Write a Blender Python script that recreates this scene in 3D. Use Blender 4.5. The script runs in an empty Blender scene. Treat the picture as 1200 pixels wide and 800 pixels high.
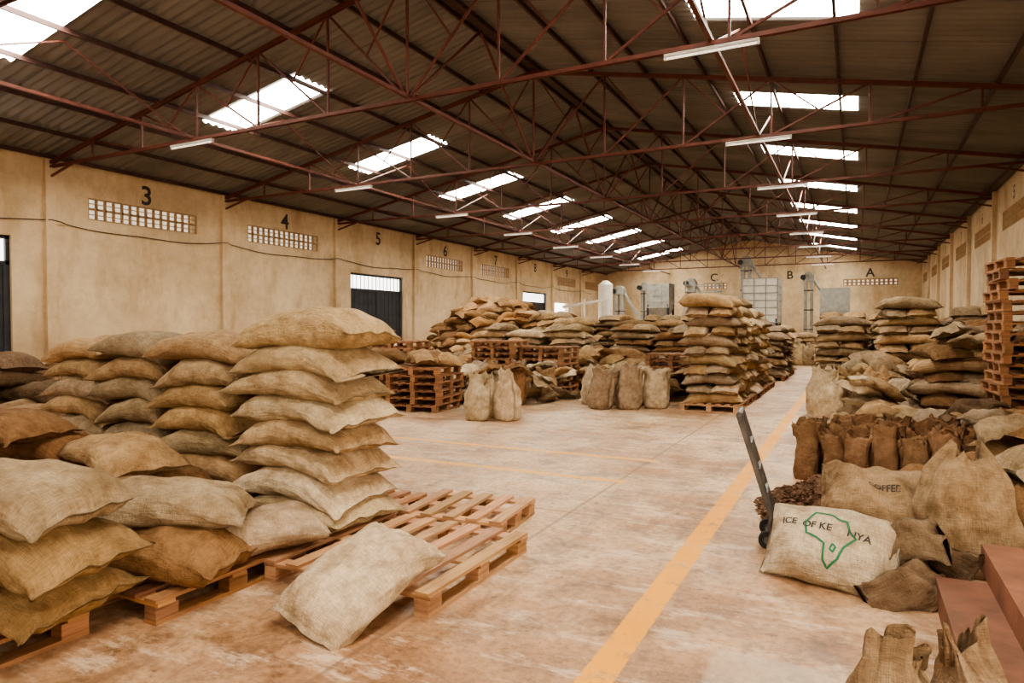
import bpy, math, random
import numpy as np
from mathutils import Vector, Matrix, noise
from mathutils.bvhtree import BVHTree

scene = bpy.context.scene
R = random.Random(7)
rad = math.radians
try:
    scene.view_settings.look = 'AgX - Medium High Contrast'
except Exception:
    pass

# ------------------------------------------------------------------ materials
def new_mat(name):
    m = bpy.data.materials.new(name); m.use_nodes = True
    nt = m.node_tree; nt.nodes.clear()
    out = nt.nodes.new('ShaderNodeOutputMaterial')
    b = nt.nodes.new('ShaderNodeBsdfPrincipled')
    nt.links.new(b.outputs[0], out.inputs[0])
    return m, nt, b

def ramp(nt, fac, stops):
    r = nt.nodes.new('ShaderNodeValToRGB')
    els = r.color_ramp.elements
    while len(els) < len(stops): els.new(0.5)
    for e, (p, c) in zip(els, stops):
        e.position = p
        e.color = (c[0], c[1], c[2], 1) if hasattr(c, '__len__') else (c, c, c, 1)
    nt.links.new(fac, r.inputs[0])
    return r.outputs[0]

def mixc(nt, fac, a, b, mode='MIX'):
    m = nt.nodes.new('ShaderNodeMix'); m.data_type = 'RGBA'; m.blend_type = mode
    for s, v in ((0, fac), (6, a), (7, b)):
        if hasattr(v, 'node'): nt.links.new(v, m.inputs[s])
        elif s == 0: m.inputs[0].default_value = v
        else: m.inputs[s].default_value = (v[0], v[1], v[2], 1)
    return m.outputs[2]

def mth(nt, op, a, b=None, c=None):
    m = nt.nodes.new('ShaderNodeMath'); m.operation = op
    for i, v in enumerate((a, b, c)):
        if v is None: continue
        if hasattr(v, 'node'): nt.links.new(v, m.inputs[i])
        else: m.inputs[i].default_value = v
    return m.outputs[0]

def noise_out(nt, vec, scale, detail=4, rough=.55, out=0):
    n = nt.nodes.new('ShaderNodeTexNoise')
    n.inputs['Scale'].default_value = scale
    n.inputs['Detail'].default_value = detail
    n.inputs['Roughness'].default_value = rough
    if vec is not None: nt.links.new(vec, n.inputs['Vector'])
    return n.outputs[out]

def mapped(nt, vec, sc):
    m = nt.nodes.new('ShaderNodeMapping'); m.inputs['Scale'].default_value = sc
    nt.links.new(vec, m.inputs['Vector']); return m.outputs[0]

def bump(nt, b, h, strength, dist):
    n = nt.nodes.new('ShaderNodeBump'); n.inputs['Strength'].default_value = strength
    n.inputs['Distance'].default_value = dist
    nt.links.new(h, n.inputs['Height']); nt.links.new(n.outputs[0], b.inputs['Normal'])

def simple_mat(name, col, rough=.6, metal=0., var=.25, scale=6., bmp=0.0):
    m, nt, b = new_mat(name)
    tc = nt.nodes.new('ShaderNodeTexCoord').outputs['Object']
    n = noise_out(nt, tc, scale, 5)
    c2 = tuple(x*(1-var) for x in col); c1 = tuple(min(1, x*(1+var*.6)) for x in col)
    nt.links.new(ramp(nt, n, [(.3, c2), (.7, c1)]), b.inputs['Base Color'])
    b.inputs['Roughness'].default_value = rough
    b.inputs['Metallic'].default_value = metal
    if bmp: bump(nt, b, noise_out(nt, tc, scale*8, 4), .5, bmp)
    return m

def cloth_mat(name, rough=.9, thread=.35, fold=.02):
    m, nt, b = new_mat(name)
    at = nt.nodes.new('ShaderNodeAttribute'); at.attribute_name = 'Col'
    uv = nt.nodes.new('ShaderNodeUVMap'); uv.uv_map = 'UVMap'
    u = uv.outputs[0]
    t1 = noise_out(nt, mapped(nt, u, (230, 14, 1)), 1, 2)
    t2 = noise_out(nt, mapped(nt, u, (14, 230, 1)), 1, 2)
    w = mth(nt, 'ADD', t1, t2)
    wv = ramp(nt, mth(nt, 'MULTIPLY', w, .5), [(.34, 1-thread), (.66, 1+thread*.4)])
    geo = nt.nodes.new('ShaderNodeTexCoord').outputs['Object']
    st = ramp(nt, noise_out(nt, geo, 2.6, 5, .6), [(.28, (.58, .51, .43)), (.58, (1, 1, 1))])
    st2 = ramp(nt, noise_out(nt, geo, 11, 5, .65), [(.3, (.72, .68, .63)), (.6, (1.06, 1.06, 1.06))])
    c = mixc(nt, 1., at.outputs['Color'], wv, 'MULTIPLY')
    c = mixc(nt, 1., c, st, 'MULTIPLY'); c = mixc(nt, 1., c, st2, 'MULTIPLY')
    nt.links.new(c, b.inputs['Base Color'])
    b.inputs['Roughness'].default_value = rough
    b.inputs['Specular IOR Level'].default_value = .15
    f = noise_out(nt, mapped(nt, u, (5, 12, 1)), 1, 5, .6)
    f2 = noise_out(nt, geo, 7, 4, .6)
    h = mth(nt, 'ADD', mth(nt, 'MULTIPLY', w, .12), mth(nt, 'ADD', f, f2))
    bump(nt, b, h, .95, fold)
    return m

M_SACK = cloth_mat('burlap', thread=.40, fold=.036)
M_PAPER = cloth_mat('kraft_paper', .75, .10, .045)
M_RUST = simple_mat('red_oxide_steel', (.115, .032, .020), .6, .1, .35, 5)
M_RUSTD = simple_mat('red_oxide_steel_dark', (.055, .022, .017), .65, .1, .35, 5)
M_STEEL = simple_mat('dark_painted_steel', (.035, .038, .045), .5, .4, .4, 6)
M_GREY = simple_mat('grey_galvanised', (.34, .34, .31), .5, .3, .25, 4)
M_LGREY = simple_mat('white_machine_paint', (.72, .70, .63), .5, .0, .15, 3)
M_BLACK = simple_mat('black_paint', (.03, .027, .025), .7)
M_CABLE = simple_mat('grey_cable', (.09, .07, .05), .7)
M_RUBBER = simple_mat('rubber', (.02, .02, .02), .8)
M_GREEN = simple_mat('green_ink', (.02, .15, .07), .8)
M_BEAN = simple_mat('coffee_husk', (.15, .075, .036), .9, 0, .6, 60, .03)
M_STEP = simple_mat('terracotta_step', (.21, .085, .045), .7, 0, .45, 4, .006)
M_BLUEBLK = simple_mat('door_paint', (.03, .033, .042), .55, .1, .4, 3)
M_FIT = simple_mat('light_fitting_enamel', (.5, .47, .42), .5)

def wood_mat(name, c1, c2):
    m, nt, b = new_mat(name)
    uv = nt.nodes.new('ShaderNodeUVMap'); uv.uv_map = 'UVMap'
    at = nt.nodes.new('ShaderNodeAttribute'); at.attribute_name = 'Col'
    g = noise_out(nt, mapped(nt, uv.outputs[0], (2.5, 45, 1)), 1, 5, .6)
    g2 = noise_out(nt, uv.outputs[0], 3, 4, .6)
    c = ramp(nt, g, [(.28, c2), (.62, c1)])
    c = mixc(nt, 1., c, at.outputs['Color'], 'MULTIPLY')
    c = mixc(nt, .7, c, ramp(nt, g2, [(.3, (.62, .58, .52)), (.6, (1, 1, 1))]), 'MULTIPLY')
    nt.links.new(c, b.inputs['Base Color'])
    b.inputs['Roughness'].default_value = .75
    bump(nt, b, g, .4, .004)
    return m
M_WOOD = wood_mat('pallet_wood', (.42, .21, .095), (.21, .095, .045))
M_WOODL = wood_mat('pallet_wood_light', (.58, .35, .19), (.36, .19, .095))

# ------------------------------------------------------------------ mesh builder
class MB:
    def __init__(s):
        s.v = []; s.f = []; s.c = []; s.uv = []; s.n = 0; s.mi = []
    def add(s, V, F, col=(1, 1, 1), UV=None, mi=0):
        V = np.asarray(V, float)
        s.v.append(V)
        o = s.n
        s.f += [tuple(i+o for i in f) for f in F]
        s.mi += [mi]*len(F)
        C = np.ones((len(V), 4)); C[:, :3] = col
        s.c.append(C)
        s.uv.append(np.zeros((len(V), 2)) if UV is None else np.asarray(UV, float))
        s.n += len(V)
    def obj(s, name, mats, smooth=False, parent=None, loc=None):
        me = bpy.data.meshes.new(name)
        V = np.concatenate(s.v); C = np.concatenate(s.c); U = np.concatenate(s.uv)
        if loc is not None: V = V - np.array(loc)
        me.from_pydata(V.tolist(), [], s.f)
        if not isinstance(mats, (list, tuple)): mats = [mats]
        for m in mats: me.materials.append(m)
        if len(mats) > 1: me.polygons.foreach_set('material_index', s.mi)
        ca = me.color_attributes.new('Col', 'FLOAT_COLOR', 'POINT')
        ca.data.foreach_set('color', C.astype(np.float32).ravel())
        li = np.zeros(len(me.loops), dtype=np.int32); me.loops.foreach_get('vertex_index', li)
        ul = me.uv_layers.new(name='UVMap')
        ul.data.foreach_set('uv', U[li].astype(np.float32).ravel())
        if smooth: me.polygons.foreach_set('use_smooth', [True]*len(me.polygons))
        me.update()
        ob = bpy.data.objects.new(name, me)
        if loc is not None: ob.location = loc
        scene.collection.objects.link(ob)
        if parent: ob.parent = parent
        return ob

BF = [(0, 3, 2, 1), (4, 5, 6, 7), (0, 1, 5, 4), (1, 2, 6, 5), (2, 3, 7, 6), (3, 0, 4, 7)]
def box(mb, x0, x1, y0, y1, z0, z1, col=(1, 1, 1), mi=0, M=None):
    P = np.array([(x0, y0, z0), (x1, y0, z0), (x1, y1, z0), (x0, y1, z0),
                  (x0, y0, z1), (x1, y0, z1), (x1, y1, z1), (x0, y1, z1)], float)
    dx, dy, dz = x1-x0, y1-y0, z1-z0
    V = []; F = []; U = []
    long_y = dy > dx
    ro = R.random()*20
    for k, f in enumerate(BF):
        F.append(tuple(range(len(V), len(V)+4)))
        for i in f:
            p = P[i]; V.append(p)
            if k < 2: uu = (p[1], p[0]) if long_y else (p[0], p[1])
            else: uu = (p[1] + p[0], p[2])
            U.append((uu[0]+ro, uu[1]+ro))
    V = np.array(V)
    if M is not None: V = (M[:3, :3] @ V.T).T + M[:3, 3]
    mb.add(V, F, col, U, mi)

def beam(mb, a, b, w, h=None, col=(1, 1, 1), mi=0):
    h = h or w
    a = np.array(a, float); b = np.array(b, float); d = b-a; L = np.linalg.norm(d)
    if L < 1e-6: return
    d /= L
    up = np.array((0, 0, 1.)) if abs(d[2]) < .95 else np.array((0, 1., 0))
    s = np.cross(d, up); s /= np.linalg.norm(s); u = np.cross(s, d)
    V = []
    for e in (a, b):
        for i, j in ((-1, -1), (1, -1), (1, 1), (-1, 1)):
            V.append(e + s*i*w/2 + u*j*h/2)
    mb.add(V, BF, col, None, mi)

def cyl(mb, a, b, r, r2=None, n=16, col=(1, 1, 1), mi=0, caps=True):
    r2 = r if r2 is None else r2
    a = np.array(a, float); b = np.array(b, float); d = b-a; d /= np.linalg.norm(d)
    up = np.array((0, 0, 1.)) if abs(d[2]) < .95 else np.array((0, 1., 0))
    s = np.cross(d, up); s /= np.linalg.norm(s); u = np.cross(s, d)
    V = []
    for e, rr in ((a, r), (b, r2)):
        for i in range(n):
            t = 2*math.pi*i/n; V.append(e + (s*math.cos(t)+u*math.sin(t))*rr)
    F = [(i, (i+1) % n, n+(i+1) % n, n+i) for i in range(n)]
    if caps: F += [tuple(range(n))[::-1], tuple(range(n, 2*n))]
    mb.add(V, F, col, None, mi)

def rotm(yaw=0, pitch=0, roll=0, loc=(0, 0, 0)):
    m = Matrix.Translation(loc) @ Matrix.Rotation(yaw, 4, 'Z') @ Matrix.Rotation(-pitch, 4, 'Y') @ Matrix.Rotation(roll, 4, 'X')
    return np.array(m)

# ------------------------------------------------------------------ sacks
def sack(mb, loc, yaw=0, L=1., W=.64, T=.22, nu=22, nv=22, e=2.5, droop=.02, lump=.010,
         wr=1., pitch=0, roll=0, col=(.6, .45, .28), ret=False, crump=0., blunt=3.6):
    q = np.linspace(-1, 1, nu+1)
    u = np.sign(q)*(1-(1-np.abs(q))**1.6)
    lip = .024*2/L
    u = np.concatenate([[-1-lip], u, [1+lip]])
    a = np.linspace(0, 2*math.pi, nv, endpoint=False) + .001
    U, A = np.meshgrid(u, a, indexing='ij')
    au = np.clip(np.abs(U), 0, 1)
    t = T*(1-au**blunt)**.52 + .010
    pin = .035*np.exp(-((au-.93)/.06)**2)
    w = W*(.93+.09*au**3 - pin)
    c, s_ = np.cos(A), np.sin(A)
    ee = e*(1-au**6)+2*au**6
    yn = np.sign(c)*np.abs(c)**(2/ee)
    zn = np.sign(s_)*np.abs(s_)**(2/np.maximum(2.0, ee))
    ph = [R.uniform(0, 6.28) for _ in range(12)]
    X = L/2*U*(1+.045*np.abs(yn)**4*au**4) + .014*np.sin(3.1*yn+ph[7])*au**4*np.sign(U)
    Y = w/2*yn
    Z = t/2*zn
    body = (1-au**8)
    Z += np.sign(zn)*lump*body*(np.sin(7*X+3*Y+ph[0])+np.sin(11*Y-5*X+ph[1])+.6*np.sin(19*X+13*Y+ph[2])+.5*np.sin(27*Y-9*X+ph[9]))*np.abs(zn)
    Y += yn*lump*1.1*(np.sin(8*X+ph[3])+.6*np.sin(17*X+9*zn+ph[4]))*np.abs(yn)
    wk = wr*.009*au**4*(np.sin(9*Y/W*2+ph[5])+.5*np.sin(27*Y/W+ph[6]+2*U)+.35*np.sin(47*Y/W+ph[9]))
    Z += wk*np.where(au > .99, .7, 1.)
    Y += .008*wr*yn*au**6*np.sin(30*X+ph[7])
    if crump:
        Z += crump*(np.sin(9*X+6*Y+ph[1])+np.sin(14*Y-8*X+ph[3])+.7*np.sin(25*X+11*Y+ph[5])+.5*np.sin(31*Y+22*X+ph[6]))
        X += crump*.6*np.sin(13*Y+ph[2]); Y += crump*.6*np.sin(12*X+ph[8])
    sg = 1+.35*np.sign(U)*math.sin(ph[8])
    Z -= droop*au**2.4*sg
    Z -= droop*.5*au**3*np.abs(yn)**3*(1+.8*np.sign(U*yn)*math.sin(ph[10]))
    Z += .012*np.sin(3*X+ph[8])
    zb = -T*.46
    Z = np.where(Z < zb, zb+(Z-zb)*.45, Z)
    V = np.stack([X.ravel(), Y.ravel(), (Z-zb).ravel()], 1)
    UV = np.stack([X.ravel()+ph[0]*5, (A*(W+T)/math.pi).ravel()+ph[1]*5], 1)
    m = len(u); F = []
    for i in range(m-1):
        for j in range(nv):
            j2 = (j+1) % nv
            F.append((i*nv+j, i*nv+j2, (i+1)*nv+j2, (i+1)*nv+j))
    F.append(tuple(range(nv))[::-1]); F.append(tuple((m-1)*nv+j for j in range(nv)))
    if pitch or roll:
        V[:, 2] -= T*.46
        M = rotm(yaw, pitch, roll, (loc[0], loc[1], loc[2]+T*.46))
    else:
        M = rotm(yaw, 0, 0, loc)
    W_ = (M[:3, :3] @ V.T).T + M[:3, 3]
    k = R.uniform(.84, 1.12); h = R.uniform(-.03, .03)
    cc = (col[0]*k*(1+h), col[1]*k, col[2]*k*(1-h*1.5))
    mb.add(W_, F, cc, UV)
    if ret: return V, F, M

def bag(mb, loc, w=.42, d=.34, h=.8, yaw=0, lean=(0, 0), nz=16, na=28, top='gather',
        col=(.6, .47, .3), wr=1., e=2.8):
    ph = [R.uniform(0, 6.28) for _ in range(12)]
    a = np.linspace(0, 2*math.pi, na, endpoint=False)
    t = np.concatenate([[0, .015, .05], np.linspace(.1, 1, nz)])
    if top == 'open':
        pts_t = [0, .02, .08, .3, .6, .8, .9, 1]; pts_r = [.78, .92, 1., 1.07, 1.0, .93, .93, 1.0]; fl = .15
    elif top == 'gather':
        pts_t = [0, .02, .08, .3, .6, .76, .86, 1]; pts_r = [.76, .92, 1., 1.08, 1.02, .84, .64, .66]; fl = .60
    elif top == 'slump':
        pts_t = [0, .02, .08, .3, .6, .8, .92, 1]; pts_r = [.80, .95, 1.05, 1.12, 1.05, .86, .60, .35]; fl = .25
    else:
        pts_t = [0, .02, .08, .3, .6, .8, .9, 1]; pts_r = [.9, .97, 1., 1.03, 1.0, 1.0, 1.0, 1.02]; fl = .6
    T_, A = np.meshgrid(t, a, indexing='ij')
    r = np.interp(T_, pts_t, pts_r)
    amp = wr*(.022+.10*np.clip((T_-.45)/.55, 0, 1)**1.6)
    r = r*(1+amp*(np.sin(5*A+ph[0]+2*T_)+.7*np.sin(9*A+ph[1]-3*T_)+.5*np.sin(14*A+ph[2])))
    r = r*(1+.025*wr*(np.sin(13*T_+3*A+ph[3])+np.sin(21*T_-4*A+ph[10])))
    cx, cy = np.cos(A), np.sin(A)
    X = w/2*r*np.sign(cx)*np.abs(cx)**(2/e)
    Y = d/2*r*np.sign(cy)*np.abs(cy)**(2/e)*(1-fl*np.clip((T_-.55)/.4, 0, 1)**1.3)
    if fl > .5: X = X*(1+.08*np.clip((T_-.7)/.3, 0, 1))
    Z = h*T_ + T_**4*h*.05*wr*(np.sin(2*A+ph[4])+.6*np.sin(5*A+ph[5])+.3*np.sin(9*A+ph[11]))
    X += lean[0]*T_**1.5 + .02*np.sin(5*T_+ph[6])*T_
    Y += lean[1]*T_**1.5 + .025*np.sin(4*T_+ph[7])*T_
    V = np.stack([X.ravel(), Y.ravel(), Z.ravel()], 1)
    nr = len(t)
    last = V[-na:].copy(); cen = last.mean(0)
    ins = []
    for sc, dz in ((.95, -.005), (.90, -.12*h), (.85, -.2*h)):
        q = (last-cen)*np.array((sc, sc, 1))+cen; q[:, 2] += dz
        if dz < -.15*h: q[:, 2] = q[:, 2].mean()
        ins.append(q)
    V = np.concatenate([V]+ins)
    UV = np.stack([V[:, 2]*1.0+ph[8]*3, np.tile(a*(w+d)/math.pi, nr+3)+ph[9]*3], 1)
    F = []
    for i in range(nr+2):
        for j in range(na):
            j2 = (j+1) % na
            F.append((i*na+j, i*na+j2, (i+1)*na+j2, (i+1)*na+j))
    F.append(tuple(range(na))[::-1]); F.append(tuple((nr+2)*na+j for j in range(na)))
    M = rotm(yaw, 0, 0, loc)
    V = (M[:3, :3] @ V.T).T + M[:3, 3]
    k = R.uniform(.85, 1.12)
    mb.add(V, F, tuple(x*k for x in col), UV)

CREAM = (.58, .425, .255); TAN = (.47, .315, .17); BROWN = (.29, .165, .08); GREYB = (.39, .295, .195); DARK = (.19, .125, .077)
PAPER = (.27, .155, .085); LIGHT = (.68, .53, .355); W1 = (.64, .51, .35)

def vary(c, s=.12):
    k = 1+R.uniform(-s, s); return (c[0]*k, c[1]*k*(1+R.uniform(-.03, .03)), c[2]*k)

def stack_block(x0, y0, x1, y1, z0, layers, T=.2, cols=(TAN,), res=10, topmess=.5, name='sack_stack', alt=True):
    mb = MB(); w, d = x1-x0, y1-y0
    lx, ly = R.uniform(-.012, .012), R.uniform(-.012, .012)
    for k in range(layers):
        z = z0+k*T*.93
        if alt and k % 2: nx, ny, yaw = max(1, round(w/.62)), max(1, round(d/.98)), math.pi/2
        else: nx, ny, yaw = max(1, round(w/.98)), max(1, round(d/.62)), 0
        ox, oy = R.uniform(-.05, .05)+lx*k, R.uniform(-.05, .05)+ly*k
        for i in range(nx):
            for j in range(ny):
                if k == layers-1 and nx*ny > 1 and R.random() < .35*topmess: continue
                cx = x0+(i+.5)*w/nx+R.uniform(-.06, .06)+ox; cy = y0+(j+.5)*d/ny+R.uniform(-.06, .06)+oy
                Ls = (w/nx if not yaw else d/ny)*R.uniform(.98, 1.1); Ws = (d/ny if not yaw else w/nx)*R.uniform(.96, 1.08)
                top = k == layers-1
                sack(mb, (cx, cy, z), yaw+R.uniform(-.13, .13)*(2 if top else 1), Ls, Ws, T*(1.25 if top else 1.15), res, res+4, 2.7,
                     .055, .014, 1.2, pitch=R.uniform(-.05, .05)+.001, roll=R.uniform(-.05, .05), col=vary(R.choice(cols), .2), blunt=4.5)
    return mb.obj(name, M_SACK, True, loc=((x0+x1)/2, (y0+y1)/2, z0))

def heap(cx, cy, rx, ry, h, dens, cols, name='sack_heap', res=10, base=0., pw=.75):
    mb = MB(); lv = max(1, int(h/.19))
    for k in range(lv):
        f = (1-k/lv)**pw; z = base+k*.185
        for q in ((1., .55, .12) if k >= lv-3 else (1., .62)):
            rr = f*q; per = 6.28*math.sqrt((rx*rx+ry*ry)/2)*rr
            cnt = max(1, int(per/.62*dens))
            a0 = R.uniform(0, 6.28)
            for i in range(cnt):
                a = a0+6.28*i/cnt+R.uniform(-.25, .25); r_ = rr*R.uniform(.78, 1.08)*(1+.18*math.sin(3*a+cx)+.1*math.sin(5*a+cy))
                sack(mb, (cx+rx*r_*math.cos(a), cy+ry*r_*math.sin(a), z+R.uniform(0, .1)), R.uniform(0, 3.14),
                     R.uniform(.72, .95), R.uniform(.5, .66), R.uniform(.24, .32), res, res+4, 2.3, .07, .02, 1.2,
                     pitch=R.uniform(-.4, .4) if k else 0, roll=R.uniform(-.45, .45) if k else 0, col=vary(R.choice(cols), .2))
    return mb.obj(name, M_SACK, True, loc=(cx, cy, base))

def crumple(x0, x1, y0, y1, n, zs, cols, name='crumpled_sack_heap', s=1., res=16):
    mb = MB()
    for i in range(n):
        x = R.uniform(x0, x1); y_ = R.uniform(y0, y1); z = R.choice(zs)
        sack(mb, (x, y_, z), R.uniform(0, 3.1), s*R.uniform(.5, .85), s*R.uniform(.38, .58), R.uniform(.09, .18), res, res+2, 2.1, .05, .016, 2.6,
             pitch=R.uniform(-.45, .45), roll=R.uniform(-.5, .5), crump=.021, col=vary(R.choice(cols), .2))
    return mb.obj(name, M_SACK, True, loc=((x0+x1)/2, (y0+y1)/2, 0))

# ------------------------------------------------------------------ pallets
def pallet_geo(mb, w=1.2, d=1.2, z=0, M=None, tint=1., n=7):
    def B(*a):
        k = tint*R.uniform(.7, 1.15); box(mb, *a, col=(k, k*R.uniform(.92, 1.03), k*R.uniform(.86, 1.04)), M=M)
    t = .022; bh = .078
    for x in (-w/2+.06, 0, w/2-.06): B(x-.05, x+.05, -d/2, d/2, z, z+t)
    for x in (-w/2+.06, 0, w/2-.06):
        for y in (-d/2+.07, 0, d/2-.07): B(x-.048, x+.048, y-.07, y+.07, z+t, z+t+bh)
    for y in (-d/2+.06, 0, d/2-.06): B(-w/2, w/2, y-.055, y+.055, z+t+bh, z+2*t+bh)
    for i in range(n):
        x = -w/2+.055+(w-.11)*i/(n-1)
        B(x-.05, x+.05, -d/2-.004, d/2+.004, z+2*t+bh, z+3*t+bh)

def pallet(cx, cy, w=1.2, d=1.2, yaw=0, z=0, light=False, n=7):
    mb = MB(); pallet_geo(mb, w, d, 0, rotm(yaw), 1., n)
    o = mb.obj('wooden_pallet', M_WOODL if light else M_WOOD); o.location = (cx, cy, z); return o

def pallet_stack(cx, cy, n, yaw=0, w=1.2, d=1.1, z=0):
    mb = MB()
    for k in range(n):
        pallet_geo(mb, w, d, k*.144, rotm(yaw+R.uniform(-.05, .05), 0, 0, (R.uniform(-.04, .04), R.uniform(-.04, .04), 0)), R.uniform(.75, 1.1))
    o = mb.obj('wooden_pallet_stack', M_WOOD); o.location = (cx, cy, z); return o

# ------------------------------------------------------------------ room
XL, XR, Y0, Y1, ZE, SL = -17.0, 3.64, -10.44, 48.72, 5.62, .198
XM = (XL+XR)/2; BAY = 4.93
TY = [9.28+BAY*k for k in range(-4, 9)]
def zr(x): return ZE + SL*(min(x-XL, XR-x))
ZR = zr(XM)

m, nt, b = new_mat('concrete_floor')
tc = nt.nodes.new('ShaderNodeTexCoord').outputs['Object']
sep = nt.nodes.new('ShaderNodeSeparateXYZ'); nt.links.new(tc, sep.inputs[0]); fx, fy = sep.outputs[0], sep.outputs[1]
n1 = noise_out(nt, tc, .55, 8, .66); n2 = noise_out(nt, tc, 2.3, 9, .75); n3 = noise_out(nt, tc, 20, 6, .7)
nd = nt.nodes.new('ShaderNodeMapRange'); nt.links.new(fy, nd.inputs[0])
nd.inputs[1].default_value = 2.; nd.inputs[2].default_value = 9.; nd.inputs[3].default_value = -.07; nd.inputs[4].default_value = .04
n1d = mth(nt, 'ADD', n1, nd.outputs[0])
c = ramp(nt, n1d, [(.30, (.26, .132, .064)), (.43, (.39, .228, .125)), (.54, (.53, .365, .232)), (.66, (.66, .505, .355))])
c = mixc(nt, .95, c, ramp(nt, n2, [(.36, (.45, .38, .31)), (.49, (1, 1, 1)), (.64, (1.2, 1.18, 1.14))]), 'MULTIPLY')
c = mixc(nt, .85, c, ramp(nt, n3, [(.36, (.64, .59, .53)), (.55, (1.06, 1.06, 1.06))]), 'MULTIPLY')
sc = noise_out(nt, mapped(nt, tc, (1.2, 4, 1)), 1.3, 8, .78)
c = mixc(nt, mth(nt, 'MULTIPLY', ramp(nt, sc, [(.53, 0), (.62, 1)]), .55), c, (.72, .58, .43))
dk = noise_out(nt, mapped(nt, tc, (4, 1.1, 1)), 1.1, 9, .78)
c = mixc(nt, mth(nt, 'MULTIPLY', ramp(nt, dk, [(.53, 0), (.64, 1)]), .6), c, (.20, .108, .058))
sk = noise_out(nt, tc, 9, 3, .5)
c = mixc(nt, mth(nt, 'MULTIPLY', ramp(nt, sk, [(.66, 0), (.70, 1)]), .6), c, (.13, .07, .04))
def line(coord, pos, hw, soft=.006):
    d = mth(nt, 'ABSOLUTE', mth(nt, 'SUBTRACT', coord, pos))
    mr = nt.nodes.new('ShaderNodeMapRange'); nt.links.new(d, mr.inputs[0])
    mr.inputs[1].default_value = hw; mr.inputs[2].default_value = hw+soft; mr.inputs[3].default_value = 1; mr.inputs[4].default_value = 0
    return mr.outputs[0]
wx = mth(nt, 'ADD', fx, mth(nt, 'MULTIPLY', mth(nt, 'SUBTRACT', n2, .5), .06))
pm = mth(nt, 'MULTIPLY', line(wx, -.28, .33, .03), line(fy, 2.9, .62, .03))
c = mixc(nt, mth(nt, 'MULTIPLY', pm, .45), c, (.50, .40, .30))
for co, ps in ((fx, -2.25), (fy, 5.55), (fy, 10.6), (fx, -6.6), (fy, 15.6), (fx, 1.3)):
    c = mixc(nt, mth(nt, 'MULTIPLY', line(co, ps, .008, .012), .55), c, (.15, .085, .05))
wn = noise_out(nt, tc, 5.5, 8, .72)
wear = ramp(nt, wn, [(.36, .3), (.47, 1.)])
wear2 = ramp(nt, wn, [(.38, .25), (.52, 1.)])
wob = mth(nt, 'ADD', fx, mth(nt, 'MULTIPLY', mth(nt, 'SUBTRACT', n3, .5), .04))
yl = mth(nt, 'MULTIPLY', line(wob, -1.07, .078), wear)
c = mixc(nt, mth(nt, 'MULTIPLY', yl, .97), c, (.80, .35, .012))
inx = mth(nt, 'MULTIPLY', mth(nt, 'GREATER_THAN', fx, -8.), mth(nt, 'LESS_THAN', fx, -2.15))
for ps in (6.92, 8.16):
    q = mth(nt, 'MULTIPLY', mth(nt, 'MULTIPLY', line(fy, ps, .06), wear2), inx)
    c = mixc(nt, mth(nt, 'MULTIPLY', q, .9), c, (.84, .42, .05))
nt.links.new(c, b.inputs['Base Color'])
nt.links.new(ramp(nt, n2, [(.3, .34), (.7, .68)]), b.inputs['Roughness'])
bump(nt, b, mth(nt, 'ADD', n2, mth(nt, 'MULTIPLY', n3, .2)), .3, .008)
M_FLOOR = m
mb = MB(); box(mb, XL-.2, XR+.2, Y0-.2, Y1+.2, -.15, 0); mb.obj('floor', M_FLOOR)

m, nt, b = new_mat('cream_plaster')
tc = nt.nodes.new('ShaderNodeTexCoord').outputs['Object']
n1 = noise_out(nt, tc, .45, 8, .66); n2 = noise_out(nt, tc, 3, 8, .7)
dr = noise_out(nt, mapped(nt, tc, (1.5, 1.5, .5)), .9, 6, .65)
c = ramp(nt, n1, [(.34, (.49, .37, .225)), (.58, (.70, .56, .37))])
c = mixc(nt, .6, c, ramp(nt, n2, [(.34, (.80, .76, .70)), (.58, (1.04, 1.04, 1.04))]), 'MULTIPLY')
c = mixc(nt, .45, c, ramp(nt, dr, [(.36, (.66, .56, .44)), (.50, (1, 1, 1))]), 'MULTIPLY')
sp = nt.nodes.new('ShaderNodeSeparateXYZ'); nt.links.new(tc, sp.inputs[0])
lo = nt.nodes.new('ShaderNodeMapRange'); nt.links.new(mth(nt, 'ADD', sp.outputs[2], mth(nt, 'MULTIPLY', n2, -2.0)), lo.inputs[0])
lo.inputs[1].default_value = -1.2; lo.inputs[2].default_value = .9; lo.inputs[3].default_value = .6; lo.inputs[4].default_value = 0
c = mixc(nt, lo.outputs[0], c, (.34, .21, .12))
nt.links.new(c, b.inputs['Base Color']); b.inputs['Roughness'].default_value = .9
bump(nt, b, n2, .25, .008)
M_WALL = m
M_CLAY = simple_mat('vent_block_clay', (.40, .26, .14), .9, 0, .2, 8)

def wall_x(name, x, xo, openings):
    mb = MB(); a, bb = min(x, xo), max(x, xo)
    ys = sorted(set([Y0, Y1]+[o[0] for o in openings]+[o[1] for o in openings]))
    for i in range(len(ys)-1):
        ya, yb = ys[i], ys[i+1]; ym = (ya+yb)/2
        op = sorted([o for o in openings if o[0] <= ym <= o[1]], key=lambda o: o[2])
        z = 0
        for o in op:
            if o[2] > z: box(mb, a, bb, ya, yb, z, o[2])
            z = o[3]
        box(mb, a, bb, ya, yb, z, ZE+.02)
    s = 1 if xo < x else -1
    for ty in TY[1:-1]:
        p, q = (x-.02*s, x+.12*s); box(mb, min(p, q), max(p, q), ty-.13, ty+.13, 0, ZE-.02)
    return mb.obj(name, M_WALL)

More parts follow.
